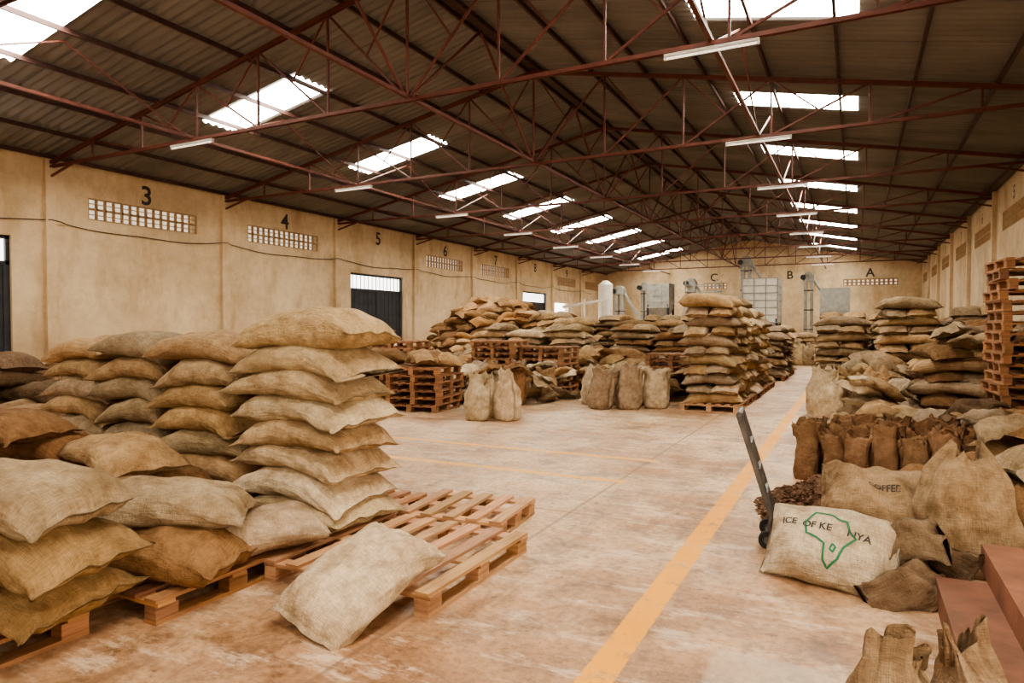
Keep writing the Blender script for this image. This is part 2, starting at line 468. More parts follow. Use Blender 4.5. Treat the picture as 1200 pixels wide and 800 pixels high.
bc = [9.28+BAY*(k+.5) for k in range(-4, 8)]
ventL = []; doorL = []
for i, y in enumerate(bc):
    k = i-4
    if k in (-1, 2, 5): doorL.append((y-1.65, y+1.65, 0, 3.72))
    else: ventL.append((y-1.55, y+1.55, 4.32, 4.86))
opsL = ventL+doorL+[(39.3, 41.6, 0, 3.2)]
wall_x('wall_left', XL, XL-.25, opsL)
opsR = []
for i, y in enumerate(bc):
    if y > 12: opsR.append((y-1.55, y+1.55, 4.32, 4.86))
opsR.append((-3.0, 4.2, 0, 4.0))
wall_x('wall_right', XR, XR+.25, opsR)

def wall_y(name, y, yo, openings):
    mb = MB(); a, bb = min(y, yo), max(y, yo)
    xs = sorted(set([XL, XM, XR]+[o[0] for o in openings]+[o[1] for o in openings]))
    for i in range(len(xs)-1):
        xa, xb = xs[i], xs[i+1]; xm = (xa+xb)/2
        z = 0
        for o in sorted([o for o in openings if o[0] <= xm <= o[1]], key=lambda o: o[2]):
            if o[2] > z: box(mb, xa, xb, a, bb, z, o[2])
            z = o[3]
        za, zb_ = zr(xa)-.02, zr(xb)-.02
        V = [(xa, a, z), (xb, a, z), (xb, bb, z), (xa, bb, z), (xa, a, za), (xb, a, zb_), (xb, bb, zb_), (xa, bb, za)]
        mb.add(V, BF)
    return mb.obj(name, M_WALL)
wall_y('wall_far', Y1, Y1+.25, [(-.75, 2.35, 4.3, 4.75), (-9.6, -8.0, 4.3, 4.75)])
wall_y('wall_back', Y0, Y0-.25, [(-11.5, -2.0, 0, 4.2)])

def vent_grille_x(x, y0, y1, z0, z1, s):
    mb = MB(); n = 14; xa, xb = (x-.075, x-.005) if s > 0 else (x+.005, x+.075)
    for i in range(n+1):
        y = y0+(y1-y0)*i/n; box(mb, xa, xb, y-.022, y+.022, z0, z1)
    for r in range(3):
        z = z0+(z1-z0)*r/2; box(mb, xa, xb, y0, y1, max(z0, z-.026), min(z1, z+.026))
    for i in range(n):
        for r in range(2):
            yc = y0+(y1-y0)*(i+.5)/n; zc = z0+(z1-z0)*(r+.5)/2
            box(mb, xa+.012, xb-.012, yc-.11, yc+.11, zc-.008, zc+.008)
    return mb.obj('vent_grille', M_CLAY)
for v in ventL: vent_grille_x(XL, *v, 1)
for v in opsR[:-1]: vent_grille_x(XR, *v, -1)
mb = MB()
for x0, x1 in ((-.75, 2.35), (-9.6, -8.0)):
    n = int((x1-x0)/.24)
    for i in range(n+1):
        x = x0+(x1-x0)*i/n; box(mb, x-.065, x+.065, Y1+.02, Y1+.12, 4.3, 4.75)
    for z in (4.33, 4.525, 4.72): box(mb, x0, x1, Y1+.02, Y1+.12, z-.05, z+.03)
mb.obj('vent_grille', M_CLAY)

m_sky, nts, bs = new_mat('frosted_transom_glass')
bs.inputs['Base Color'].default_value = (.9, .9, .88, 1)
bs.inputs['Emission Color'].default_value = (1, .97, .92, 1); bs.inputs['Emission Strength'].default_value = 4
M_GLOW = m_sky
for n_, d in enumerate(doorL):
    y0, y1 = d[0]+.004, d[1]-.004
    mb = MB(); x = XL-.12
    yc = (y0+y1)/2
    box(mb, x-.05, x+.05, y0, y0+.08, .003, 3.715, mi=0); box(mb, x-.05, x+.05, y1-.08, y1, .003, 3.715)
    box(mb, x-.05, x+.05, y0, y1, 3.64, 3.715); box(mb, x-.05, x+.05, y0, y1, 3.06, 3.14)
    for a, bb in ((y0+.08, yc-.01), (yc+.01, y1-.08)):
        box(mb, x-.02, x+.02, a, bb, .02, 3.06)
        box(mb, x+.02, x+.04, a+.0, bb, 1.0, 1.06); box(mb, x+.02, x+.04, a, bb, 2.0, 2.06)
        for i in range(1, 6):
            yy = a+(bb-a)*i/6; box(mb, x+.02, x+.03, yy-.01, yy+.01, .02, 3.06)
        box(mb, x+.02, x+.05, a, a+.05, .02, 3.06); box(mb, x+.02, x+.05, bb-.05, bb, .02, 3.06)
    for i in range(1, 14):
        yy = y0+(y1-y0)*i/14; box(mb, x-.01, x+.01, yy-.012, yy+.012, 3.14, 3.64)
    box(mb, x-.04, x-.03, y0+.06, y1-.06, 3.12, 3.66, mi=1)
    mb.obj('door_%d' % (n_+1), [M_BLUEBLK, M_GLOW])
mb = MB(); box(mb, XL-.3, XL-.26, 39.3, 41.6, 0, 3.2); mb.obj('window_1', M_GLOW)

def text_mesh(txt, size):
    cu = bpy.data.curves.new('t', 'FONT'); cu.body = txt; cu.size = size; cu.align_x = 'CENTER'; cu.align_y = 'CENTER'
    cu.offset = size*.018; cu.resolution_u = 4
    ob = bpy.data.objects.new('t', cu); scene.collection.objects.link(ob)
    bpy.context.view_layer.update()
    dg = bpy.context.evaluated_depsgraph_get()
    me = bpy.data.meshes.new_from_object(ob.evaluated_get(dg))
    V = [tuple(v.co) for v in me.vertices]; F = [tuple(p.vertices) for p in me.polygons]
    bpy.data.objects.remove(ob); return V, F
def painted(txt, size, M):
    V, F = text_mesh(txt, size); V = np.array(V); V[:, 2] = 0
    V = (M[:3, :3] @ V.T).T+M[:3, 3]; mb = MB(); mb.add(V, F)
    return mb.obj('painted_bay_number', M_BLACK)
for i, y in enumerate(bc):
    k = i-1
    if 1 <= k <= 9:
        Mx = np.array(Matrix.Translation((XL+.004, y, 5.14)) @ Matrix.Rotation(rad(90), 4, 'Z') @ Matrix.Rotation(rad(90), 4, 'X'))
        painted(str(k), .70, Mx)
        if y > 12:
            Mx = np.array(Matrix.Translation((XR-.004, y, 5.15)) @ Matrix.Rotation(rad(-90), 4, 'Z') @ Matrix.Rotation(rad(90), 4, 'X'))
            painted(str(k), .5, Mx)
for ch, x in (('A', .8), ('B', -3.95), ('C', -8.9)):
    painted(ch, .75, np.array(Matrix.Translation((x, Y1-.004, 5.1)) @ Matrix.Rotation(rad(90), 4, 'X')))

# roof
m, nt, b = new_mat('corrugated_iron')
tc = nt.nodes.new('ShaderNodeTexCoord').outputs['Object']
n1 = noise_out(nt, mapped(nt, tc, (.4, 1.1, .4)), 1.0, 5, .6)
sp = nt.nodes.new('ShaderNodeSeparateXYZ'); nt.links.new(tc, sp.inputs[0])
c = ramp(nt, n1, [(.3, (.115, .106, .100)), (.65, (.20, .188, .176))])
rib = mth(nt, 'FRACT', mth(nt, 'DIVIDE', sp.outputs[1], .9))
c = mixc(nt, mth(nt, 'MULTIPLY', mth(nt, 'LESS_THAN', rib, .04), .5), c, (.05, .045, .043))
nt.links.new(c, b.inputs['Base Color']); b.inputs['Roughness'].default_value = .5; b.inputs['Metallic'].default_value = .2
M_ROOF = m
m, nt, b = new_mat('translucent_skylight')
b.inputs['Base Color'].default_value = (.9, .9, .88, 1)
b.inputs['Emission Color'].default_value = (1, .915, .775, 1); b.inputs['Emission Strength'].default_value = 37
M_SKY = m
sky_y = [9.28+BAY*k+1.83 for k in range(-4, 8)]
rmb = MB(); smb = MB()
per = .2; npp = 6
yy = np.arange(Y0-.3, Y1+.3, per/npp); zz = .026*np.cos(2*math.pi*yy/per)
def in_sky(y): return any(abs(y-s) < .5 for s in sky_y)
for side, xs in (('L', [XL-.4, -13.36, -10.5, XM]), ('R', [XR+.4, 0.0, -2.45, XM])):
    for k in range(3):
        xa, xb = xs[k], xs[k+1]
        for tgt, flag in ((rmb, False), (smb, True)):
            V = []; F = []
            for i in range(len(yy)):
                V.append((xa, yy[i], zr(xa)+.02+zz[i])); V.append((xb, yy[i], zr(xb)+.02+zz[i]))
            for i in range(len(yy)-1):
                isk = (k == 1) and in_sky((yy[i]+yy[i+1])/2)
                if isk == flag: F.append((2*i, 2*i+1, 2*i+3, 2*i+2))
            if F: tgt.add(V, F)
rmb.obj('ceiling', M_ROOF, True)
smb.obj('roof_skylights', M_SKY, True)

mb = MB()
for s in (0, 1):
    for k in range(9):
        d = .25+k*1.24
        x = XL+d if s == 0 else XR-d
        z = zr(x)-.055
        beam(mb, (x, Y0+.02, z), (x, Y1-.02, z), .045, .09)
beam(mb, (XM, Y0+.02, ZR-.05), (XM, Y1-.02, ZR-.05), .12, .05)
mb.obj('roof_purlins', M_RUSTD)

ZB = 5.42
for ty in TY[1:-1]:
    mb = MB(); off = .13
    for dy in (-.03, .03):
        beam(mb, (XL, ty+dy, zr(XL)-off), (XM, ty+dy, ZR-off), .022, .08)
        beam(mb, (XR, ty+dy, zr(XR)-off), (XM, ty+dy, ZR-off), .022, .08)
        beam(mb, (XL, ty+dy, ZB), (XR, ty+dy, ZB), .02, .06)
    half = 6
    for s in (0, 1):
        xe = XL if s == 0 else XR; dx = (XM-xe)/half
        for i in range(1, half+1):
            x = xe+dx*i
            if i < half or s == 0: beam(mb, (x, ty, ZB), (x, ty, zr(x)-off), .036)
            xm_ = x-dx
            if i >= 2:
                beam(mb, (xm_, ty, zr(xm_)-off), (x, ty, ZB), .036)
        for i in range(3, half+1):
            x = xe+dx*i; xm_ = x-dx
            beam(mb, ((x+xm_)/2, ty, (zr(xm_)-off+ZB)/2), ((x+xm_)/2+dx*.5, ty, zr(x)-off), .028)
        beam(mb, (xe, ty, ZB-.25), (xe+dx*.6, ty, ZB), .045)
    mb.obj('roof_truss', M_RUST)
for x in (-12.0, XM, -1.76):
    mb = MB(); beam(mb, (x, Y0+.02, ZB+.06), (x, Y1-.02, ZB+.06), .065, .055)
    mb.obj('longitudinal_tie', M_RUST)
mb = MB()
for i in range(1, len(TY)-2):
    ya, yb = TY[i], TY[i+1]
    beam(mb, (XM, ya, ZB), (XM, (ya+yb)/2, ZR-.15), .04); beam(mb, (XM, yb, ZB), (XM, (ya+yb)/2, ZR-.15), .04)
    for x in (-12.0, -1.76):
        beam(mb, (x, ya, ZB), (x, (ya+yb)/2, zr(x)-.12), .028); beam(mb, (x, yb, ZB), (x, (ya+yb)/2, zr(x)-.12), .028)
mb.obj('roof_bracing', M_RUST)

m, nt, b = new_mat('fluorescent_tube'); b.inputs['Base Color'].default_value = (.9, .88, .82, 1)
b.inputs['Emission Color'].default_value = (1, .9, .78, 1); b.inputs['Emission Strength'].default_value = .6; M_TUBE = m
for ty in TY[1:-1]:
    for x in (-12.0, -1.76):
        mb = MB()
        box(mb, x-.62, x+.62, ty-.03, ty+.03, ZB-.07, ZB-.035, mi=0)
        cyl(mb, (x-.6, ty, ZB-.095), (x+.6, ty, ZB-.095), .017, mi=1, n=10)
        box(mb, x-.62, x-.59, ty-.02, ty+.02, ZB-.115, ZB-.07); box(mb, x+.59, x+.62, ty-.02, ty+.02, ZB-.115, ZB-.07)
        mb.obj('fluorescent_light', [M_FIT, M_TUBE])

cu = bpy.data.curves.new('wall_cable', 'CURVE'); cu.dimensions = '3D'; cu.bevel_depth = .012
sp_ = cu.splines.new('POLY'); pts = []
y = Y0+.3
while y < 46:
    f = ((y-TY[0]) % BAY)/BAY; near = min(f, 1-f)*BAY < .2
    pts.append((XL+(.15 if near else .04), y, 4.16-.14*4*f*(1-f)+.02*math.sin(y*2.3))); y += .2
sp_.points.add(len(pts)-1)
for p, q in zip(sp_.points, pts): p.co = (*q, 1)
ob = bpy.data.objects.new('wall_cable', cu); cu.materials.append(M_CABLE); scene.collection.objects.link(ob)

# ------------------------------------------------------------------ foreground left
pallet(-2.775, 3.79, 1.30, 1.28, light=True, n=7)
pallet(-4.03, 4.36, 1.18, 1.4)
pallet(-2.92, 4.93, .92, .8, yaw=.10, light=True, n=5)
for cx in (-5.35, -6.65): pallet(cx, 4.3, 1.2, 1.2)
HP = .144
def column(cx, cy, layers, T, cols, L=1.05, W=.76, res=26, dx=.05, yaw0=0., pitchz=.93, top=1.0, lean=0.):
    mb = MB()
    for k in range(layers):
        tk = T*(1.18 if k < layers-1 else 1.18*top)
        sack(mb, (cx+R.uniform(-dx, dx)+lean*k, cy+R.uniform(-.03, .03), HP+k*T*pitchz), yaw0+R.uniform(-.09, .09),
             L*R.uniform(.97, 1.06), W*R.uniform(.96, 1.05), tk, res, res, 2.7, R.uniform(.05, .10), .013, 1.4,
             pitch=R.uniform(-.05, .05)+.001, roll=R.uniform(-.04, .04), col=vary(R.choice(cols), .10), blunt=4.2)
    return mb.obj('sack_stack', M_SACK, True, loc=(cx, cy, HP))
column(-3.88, 4.10, 8, .207, (CREAM, LIGHT, CREAM), L=1.06, top=1.35, lean=.006, res=34)
column(-5.0, 4.2, 7, .215, (CREAM, TAN), L=1.05, dx=.09)
column(-6.05, 4.3, 7, .215, (TAN, GREYB), L=1.03, res=20, dx=.09)
column(-7.1, 4.45, 7, .21, (GREYB, TAN), L=1.03, res=18, dx=.09)
pallet(-7.82, 4.5, .9, 1.2)

pallet(-4.25, 1.62, 1.2, 1.1); pallet(-5.6, 1.7, 1.2, 1.2)
mb = MB()
for k in range(3):
    sack(mb, (-4.05+(.0, .06, -.02)[k], 1.95, HP+k*.24), rad(12)+R.uniform(-.07, .07), 1.1, .72, (.28, .28, .30)[k], 38, 36, 2.4, .07, .014, 1.6, pitch=.02, blunt=4.2,
         col=((.37, .24, .115), (.41, .26, .12), (.50, .37, .225))[k])
    sack(mb, (-4.15, 1.28, HP+k*.24), R.uniform(-.05, .05), 1.05, .66, .27, 20, 20, 2.4, .05, .010, blunt=4.4, col=vary(TAN))
for k in range(3):
    for j in (1.4, 2.1): sack(mb, (-5.45, j, HP+k*.24), R.uniform(-.1, .1), 1.1, .68, .27, 20, 20, 2.4, .05, .012, blunt=4.4, col=vary(R.choice((TAN, BROWN))))
mb.obj('sack_stack', M_SACK, True, loc=(-4.4, 1.7, HP))

pallet(-4.0, 2.95, 1.18, 1.12)
mb = MB()
sack(mb, (-3.80, 2.70, HP), rad(20), .92, .62, .29, 38, 36, 2.5, .05, .014, 1.8, pitch=.02, col=(.27, .15, .068), crump=.007, blunt=4.2)
sack(mb, (-3.66, 3.24, HP), rad(60), .92, .62, .26, 34, 34, 2.3, .03, .012, 1.5, pitch=.02, col=(.64, .48, .33), blunt=4.)
sack(mb, (-4.3, 3.1, HP), rad(5), .9, .6, .25, 20, 20, 2.4, .02, col=TAN)
sack(mb, (-3.95, 2.84, HP+.255), rad(35), .98, .64, .26, 38, 36, 2.3, .06, .014, 1.5, pitch=.03, col=(.50, .375, .235), blunt=3.8)
sack(mb, (-4.6, 2.8, HP+.25), rad(20), 1.0, .62, .24, 22, 22, 2.3, .04, col=BROWN)
mb.obj('sack_stack', M_SACK, True, loc=(-4, 2.95, HP))
pallet(-5.4, 3.15, 1.2, 1.0); pallet(-6.9, 2.6, 1.2, 1.2)
mb = MB()
for k in range(2):
    for x, yv in ((-5.1, 2.9), (-5.1, 3.45), (-6.1, 3.0), (-6.1, 3.45)):
        sack(mb, (x, yv, HP+k*.22), R.uniform(-.12, .12), 1.02, .6, .26, 18, 20, 2.4, .04, .012, blunt=4.4, col=vary(R.choice((TAN, BROWN, BROWN))))
sack(mb, (-5.0, 3.2, HP+.44), rad(-12), 1.0, .62, .24, 26, 26, 2.2, .05, .014, 1.3, col=vary(TAN))
sack(mb, (-5.9, 3.1, HP+.44), rad(15), 1.0, .62, .24, 24, 24, 2.2, .05, .014, 1.3, col=vary(BROWN))
sack(mb, (-6.0, 2.9, HP+.64), rad(5), 1.0, .62, .22, 22, 22, 2.2, .05, .012, 1.3, col=vary(BROWN))
mb.obj('sack_stack', M_SACK, True, loc=(-5.4, 3.15, HP))
stack_block(-7.5, 2.0, -6.3, 3.2, HP, 3, .22, (TAN, BROWN), 14)

mb = MB()
sack(mb, (-2.53, 3.03, .09), rad(79), .80, .58, .27, 40, 38, 2.2, .02, .013, 1.5, pitch=rad(19), roll=rad(10), col=(.66, .52, .36), blunt=3.4)
mb.obj('burlap_sack', M_SACK, True, loc=(-2.6, 3.1, .1))

pallet(-9.9, 5.2, 1.2, 1.2); pallet(-11.2, 5.2, 1.2, 1.2); pallet(-11.4, 6.9)
stack_block(-10.5, 4.6, -9.3, 5.8, HP, 3, .24, (DARK, (.27, .18, .11)), 16)
stack_block(-11.8, 4.6, -10.6, 5.8, HP, 5, .23, (DARK, (.27, .18, .11)), 14)
stack_block(-12.0, 6.3, -10.8, 7.5, HP, 5, .22, (DARK, BROWN), 12)
heap(-15.0, 8.6, 1.3, 1.2, .8, .9, (BROWN, TAN, (.50, .26, .12)))
heap(-13.6, 9.8, 1.2, 1.0, .9, .9, (BROWN, TAN, DARK, LIGHT))
for (x, yv, n) in ((-11.9, 9.0, 5), (-10.6, 9.2, 6)):
    pallet(x, yv); stack_block(x-.6, yv-.6, x+.6, yv+.6, HP, n, .21, (TAN, BROWN), 12)

# ------------------------------------------------------------------ centre
pallet_stack(-7.75, 11.3, 6, .12); pallet_stack(-9.1, 11.5, 6, -.05)
heap(-7.75, 11.3, .40, .3, .2, .5, (BROWN, TAN), base=.864, res=14); heap(-9.0, 11.6, .4, .35, .35, .5, (BROWN, DARK), base=.864, res=14)
pallet_stack(-10.3, 14.0, 9, .1)
pallet_stack(-8.3, 15.6, 9, .05); pallet_stack(-7.0, 15.9, 8, .0)
for (x, yv, n) in ((-10.6, 19.6, 8), (-9.3, 19.4, 7), (-8.0, 19.7, 9)):
    stack_block(x-.6, yv-.6, x+.6, yv+.6, HP, n, .21, (CREAM, GREYB, LIGHT), 10, 1.); pallet(x, yv)
heap(-12.3, 22.6, 3.2, 2.5, 2.8, 1.15, (BROWN, (.40, .225, .10), (.34, .20, .10), TAN), pw=.55)
heap(-9.8, 22.8, 1.8, 1.5, 2.2, 1.1, (BROWN, TAN, GREYB), pw=.6)
heap(-14.2, 17.8, 1.5, 1.5, 1.6, 1., (BROWN, TAN, DARK))
heap(-12.4, 13.4, 1.1, 1.2, 1.0, 1., (TAN, BROWN, GREYB))
heap(-11.8, 16.6, 1.0, 1.0, 1.3, 1., (TAN, BROWN, GREYB))

def cluster(pts, name='open_coffee_sacks', cols=(CREAM, GREYB), w=.42, h=.78, top=('gather', 'open', 'slump'), res=(16, 28), mat=None):
    mb = MB(); cx = sum(p[0] for p in pts)/len(pts); cy = sum(p[1] for p in pts)/len(pts)
    for p in pts:
        hh = h*R.uniform(.78, 1.1) if len(p) < 3 else p[2]
        bag(mb, (p[0], p[1], 0), w*R.uniform(.9, 1.12), w*R.uniform(.75, .95), hh, R.uniform(-.5, .9), (R.uniform(-.1, .1), R.uniform(-.1, .1)),
            res[0], res[1], R.choice(top), vary(R.choice(cols), .15), 1.2)
    return mb.obj(name, mat or M_SACK, True, loc=(cx, cy, 0))
cluster([(-5.95, 10.35, .80), (-5.50, 10.60, .86), (-5.85, 10.95), (-6.3, 11.0)], cols=(W1,), w=.45, res=(22, 36))
cluster([(-6.9, 12.2), (-6.4, 12.7), (-7.2, 12.8), (-6.7, 13.3), (-6.2, 13.9), (-7.5, 13.5), (-6.9, 14.1), (-7.8, 14.2),
         (-7.3, 14.8), (-6.5, 14.8), (-8.2, 12.9), (-8.6, 13.6)], cols=(W1, GREYB, TAN, BROWN))
crumple(-8.8, -5.9, 12.3, 14.9, 54, (.3, .5, .62, .1), (GREYB, TAN, BROWN, W1))
cluster([(-4.60, 12.95, .78), (-4.06, 13.15, .84), (-3.60, 13.55, .76), (-5.0, 13.6, .8), (-4.5, 13.8), (-4.0, 14.1), (-4.8, 14.6), (-4.3, 14.8)],
        cols=(W1, W1, GREYB), w=.48, res=(22, 36))
heap(-6.2, 17.6, 2.6, .8, 1.1, 1., (GREYB, TAN, BROWN)); heap(-9.9, 16.6, .9, .9, 1.1, .9, (GREYB, TAN))
crumple(-5.9, -3.5, 14.9, 15.8, 24, (.1, .3, .5), (GREYB, TAN, BROWN))
pallet_stack(-3.95, 16.6, 7, .05)
for i in range(5):
    yv = 14.1+i*1.32; x = -2.55
    pallet(x, yv, 1.15, 1.25, light=(i == 0))
    stack_block(x-.48, yv-.55, x+.48, yv+.55, HP, (11, 11, 10, 10, 9)[i], .205, (CREAM, TAN, GREYB, LIGHT), 18 if i < 2 else 10, topmess=.6)
for j, yv in enumerate((20.6, 22.0, 24.5, 25.8)):
    for i in range(6 if j > 1 else 5):
        x = -9.9+i*1.28 if j > 1 else -8.6+i*1.25
        if x > -3.4 or (j < 2 and x < -6.9) or (j == 2 and x < -7.9): continue
        stack_block(x-.6, yv-.6, x+.6, yv+.6, HP, R.choice((9, 10, 11)) if j > 1 else R.choice((7, 8, 9)), .205, (GREYB, TAN, GREYB, BROWN), 8)
        pallet(x, yv)
for yv in (28.2, 30.0, 33.0, 36.0):
    for x in (-9.9, -8.6, -7.3, -6.0, -4.7):
        stack_block(x-.6, yv-.6, x+.6, yv+.6, HP, R.choice((8, 9, 10)), .205, (GREYB, TAN), 6)
        pallet(x, yv)
for yv in (22.6, 23.9, 25.2):
    pallet(-2.5, yv); stack_block(-3.1, yv-.6, -1.95, yv+.6, HP, 8, .2, (CREAM, GREYB), 8)
cluster([(-2.6+.4*i, 31.5+.5*j) for i in range(3) for j in range(4)], cols=(CREAM, GREYB), w=.5, h=.9, res=(8, 14))
stack_block(-2.8, 35.2, -1.6, 37, 0, 7, .2, (CREAM, GREYB), 8)

# ------------------------------------------------------------------ right side
for i in range(6):
    yv = 20.1+i*1.4
    pallet(-.33, yv); stack_block(-.93, yv-.6, .27, yv+.6, HP, (9, 9, 10, 9, 8, 9)[i], .205, (TAN, GREYB, CREAM), 12 if i < 1 else 8)
    pallet(1.1, yv+.6); stack_block(.5, yv, 1.7, yv+1.2, HP, R.choice((9, 10)), .205, (GREYB, TAN), 8)
    pallet(2.6, yv+.6); stack_block(2.0, yv, 3.2, yv+1.2, HP, R.choice((8, 9)), .205, (TAN, BROWN), 8)
for yv in (30, 32.5, 35, 38):
    stack_block(.3, yv-.6, 2.9, yv+.6, 0, 8, .205, (GREYB, TAN), 6)
for (x, yv, n) in ((1.05, 17.3, 11), (2.4, 17.9, 10), (2.4, 16.3, 8)):
    pallet(x, yv); stack_block(x-.55, yv-.6, x+.55, yv+.6, HP, n, .205, (GREYB, TAN, BROWN), 12)
pallet(1.5, 13.6); pallet(2.75, 13.9)
stack_block(.9, 12.9, 2.1, 14.2, HP, 6, .21, (TAN, BROWN, GREYB), 14, 1.); stack_block(2.25, 13.3, 3.3, 14.5, HP, 7, .21, (TAN, BROWN), 10)
crumple(.9, 2.2, 12.9, 14.2, 9, (1.35, 1.5), (GREYB, TAN, BROWN))
heap(.4, 15.6, .8, .6, 1.0, 1., (GREYB, TAN))
cluster([(-.35, 12.8, .75), (.05, 12.6, .6), (.4, 12.9, .8), (-.5, 13.4), (-.1, 13.4), (.35, 13.5), (-.55, 14.0), (0., 14.1), (.5, 14.2), (-.4, 14.7), (.1, 14.9)],
        cols=(W1, GREYB, TAN), w=.5, h=.85)
crumple(-.5, .7, 12.2, 14.6, 18, (.1, .3, .6), (GREYB, TAN, W1))
pallet(.75, 11.35, 1.0, 1.0)
heap(.8, 11.6, .4, .4, .2, .5, (GREYB, TAN), base=HP, res=14)
pallet_stack(2.32, 11.75, 18, .04, 1.15, 1.1)

mb = MB()
for j in range(5):
    for i in range(6+j):
        bag(mb, (-.46+i*.255+j*.03+R.uniform(-.03, .03), 7.95+j*.26+R.uniform(-.03, .03), 0), .235, .20, .58*R.uniform(.84, 1.06), R.uniform(-.2, .2),
            (R.uniform(-.05, .05), R.uniform(-.03, .05)), 14, 28, 'paper', vary(PAPER, .2), 1.3, 3.4)
mb.obj('paper_bags', M_PAPER, True, loc=(0, 8.4, 0))

def husk(cx, cy, rx, ry, h):
    mb = MB(); n = 40; V = []; F = []
    for i in range(n+1):
        for j in range(n+1):
            a, c_ = i/n*2-1, j/n*2-1; r2 = a*a+c_*c_
            nz = noise.noise((cx+a*2.5, cy+c_*2.5, 1)); n2_ = noise.noise((a*12+cx, c_*12, 3))
            z = max(0, h*(1-r2)*(1+.6*nz)) + (.03*n2_ if r2 < 1 else -.01)
            V.append((cx+a*rx, cy+c_*ry, z if r2 < 1.1 else -.01))
    for i in range(n):
        for j in range(n): k = i*(n+1)+j; F.append((k, k+n+1, k+n+2, k+1))
    for _ in range(1700):
        a = R.uniform(0, 6.28); r = math.sqrt(R.random())*1.3
        x, y_ = cx+rx*r*math.cos(a), cy+ry*r*math.sin(a); z = max(0, h*(1-r*r))
        s = R.uniform(.010, .038); t = R.uniform(0, 3.14)
        Mx = rotm(t, R.uniform(-.7, .7), R.uniform(-.7, .7), (x, y_, z+.015))
        box(mb, -s, s, -s*.6, s*.6, -.004, .004, M=Mx)
    mb.add(V, F); mb.obj('coffee_husk_heap', M_BEAN)
husk(-.16, 6.70, .50, .78, .26); husk(.9, 7.2, .6, .5, .3)

# hand truck
mb = MB(); base = np.array((-.52, 5.50, .12)); lean = np.array((-.26, -.12, .88)); side = np.array((-.10, .99, 0))*.18
fwd = np.array((.99, .10, 0)); ax = side/np.linalg.norm(side)
for s in (-1, 1):
    a = base+side*s; beam(mb, a, a+lean, .03, .10)
    w0 = a-fwd*.07+np.array((0, 0, -.055))
    cyl(mb, w0-ax*.025, w0+ax*.025, .063, n=24, mi=1); cyl(mb, w0-ax*.03, w0+ax*.03, .026, n=16, mi=0)
    beam(mb, w0, a+lean*.15, .03, .02)
for t in (.05, .3, .5, .72, .97): beam(mb, base+side+lean*t, base-side+lean*t, .03, .08)
cyl(mb, base+lean+side*1.1, base+lean-side*1.1, .022, n=12)
cyl(mb, base-fwd*.07+side+np.array((0, 0, -.055)), base-fwd*.07-side+np.array((0, 0, -.055)), .015, n=10)
tp = [base+side*1.05, base-side*1.05, base-side*1.05+fwd*.22, base+side*1.05+fwd*.22]
V = [(p[0], p[1], .02) for p in tp]+[(p[0], p[1], .032) for p in tp]; mb.add(V, BF)
for s in (-1, 1): beam(mb, base+side*s, (base+side*s)*np.array((1, 1, 0))+np.array((0, 0, .03)), .035, .07)
mb.obj('hand_truck', [simple_mat('worn_grey_steel', (.12, .115, .11), .5, .4, .5, 8), M_RUBBER])

def print_on(name, V, F, M, items, parent):
    tree = BVHTree.FromPolygons([tuple(v) for v in V], F)
    for nm, (PV, PF, mat) in items.items():
        out = []
        for p in PV:
            hit = tree.ray_cast(Vector((p[0], p[1], 2)), Vector((0, 0, -1)))
            z = hit[0].z if hit[0] else 0
            out.append((p[0], p[1], z+.004))
        out = (M[:3, :3] @ np.array(out).T).T + M[:3, 3]
        mb = MB(); mb.add(out, PF); o = mb.obj(nm, mat); o.parent = parent; o.matrix_parent_inverse = parent.matrix_world.inverted()
def subdiv_text(txt, size, off, ang=0):
    V, F = text_mesh(txt, size)
    import bmesh
    bm = bmesh.new(); vs = [bm.verts.new((v[0], v[1], 0)) for v in V]
    for f in F:
        try: bm.faces.new([vs[i] for i in f])
        except ValueError: pass
    bmesh.ops.triangulate(bm, faces=bm.faces[:])
    for _ in range(2):
        es = [e for e in bm.edges if e.calc_length() > .015]
        if es: bmesh.ops.subdivide_edges(bm, edges=es, cuts=1)
    bmesh.ops.triangulate(bm, faces=bm.faces[:])
    bm.verts.index_update()
    c_, s_ = math.cos(ang), math.sin(ang)
    PV = [(v.co.x*c_-v.co.y*s_+off[0], v.co.x*s_+v.co.y*c_+off[1]) for v in bm.verts]
    PF = [tuple(v.index for v in f.verts) for f in bm.faces]; bm.free(); return PV, PF
def ribbon(pts, w, closed=True):
    P = []
    n = len(pts)
    for i in range(n if closed else n-1):
        a = np.array(pts[i]); b_ = np.array(pts[(i+1) % n])
        for t in (0, .25, .5, .75): P.append(a+(b_-a)*t)
    V = []; F = []; m_ = len(P)
    for i in range(m_):
        d = P[(i+1) % m_]-P[i-1]
        d = d/np.linalg.norm(d); nn = np.array((-d[1], d[0]))*w/2
        V += [tuple(P[i]+nn), tuple(P[i]-nn)]
    for i in range(m_):
        j = (i+1) % m_; F.append((2*i, 2*i+1, 2*j+1, 2*j))
    return V, F

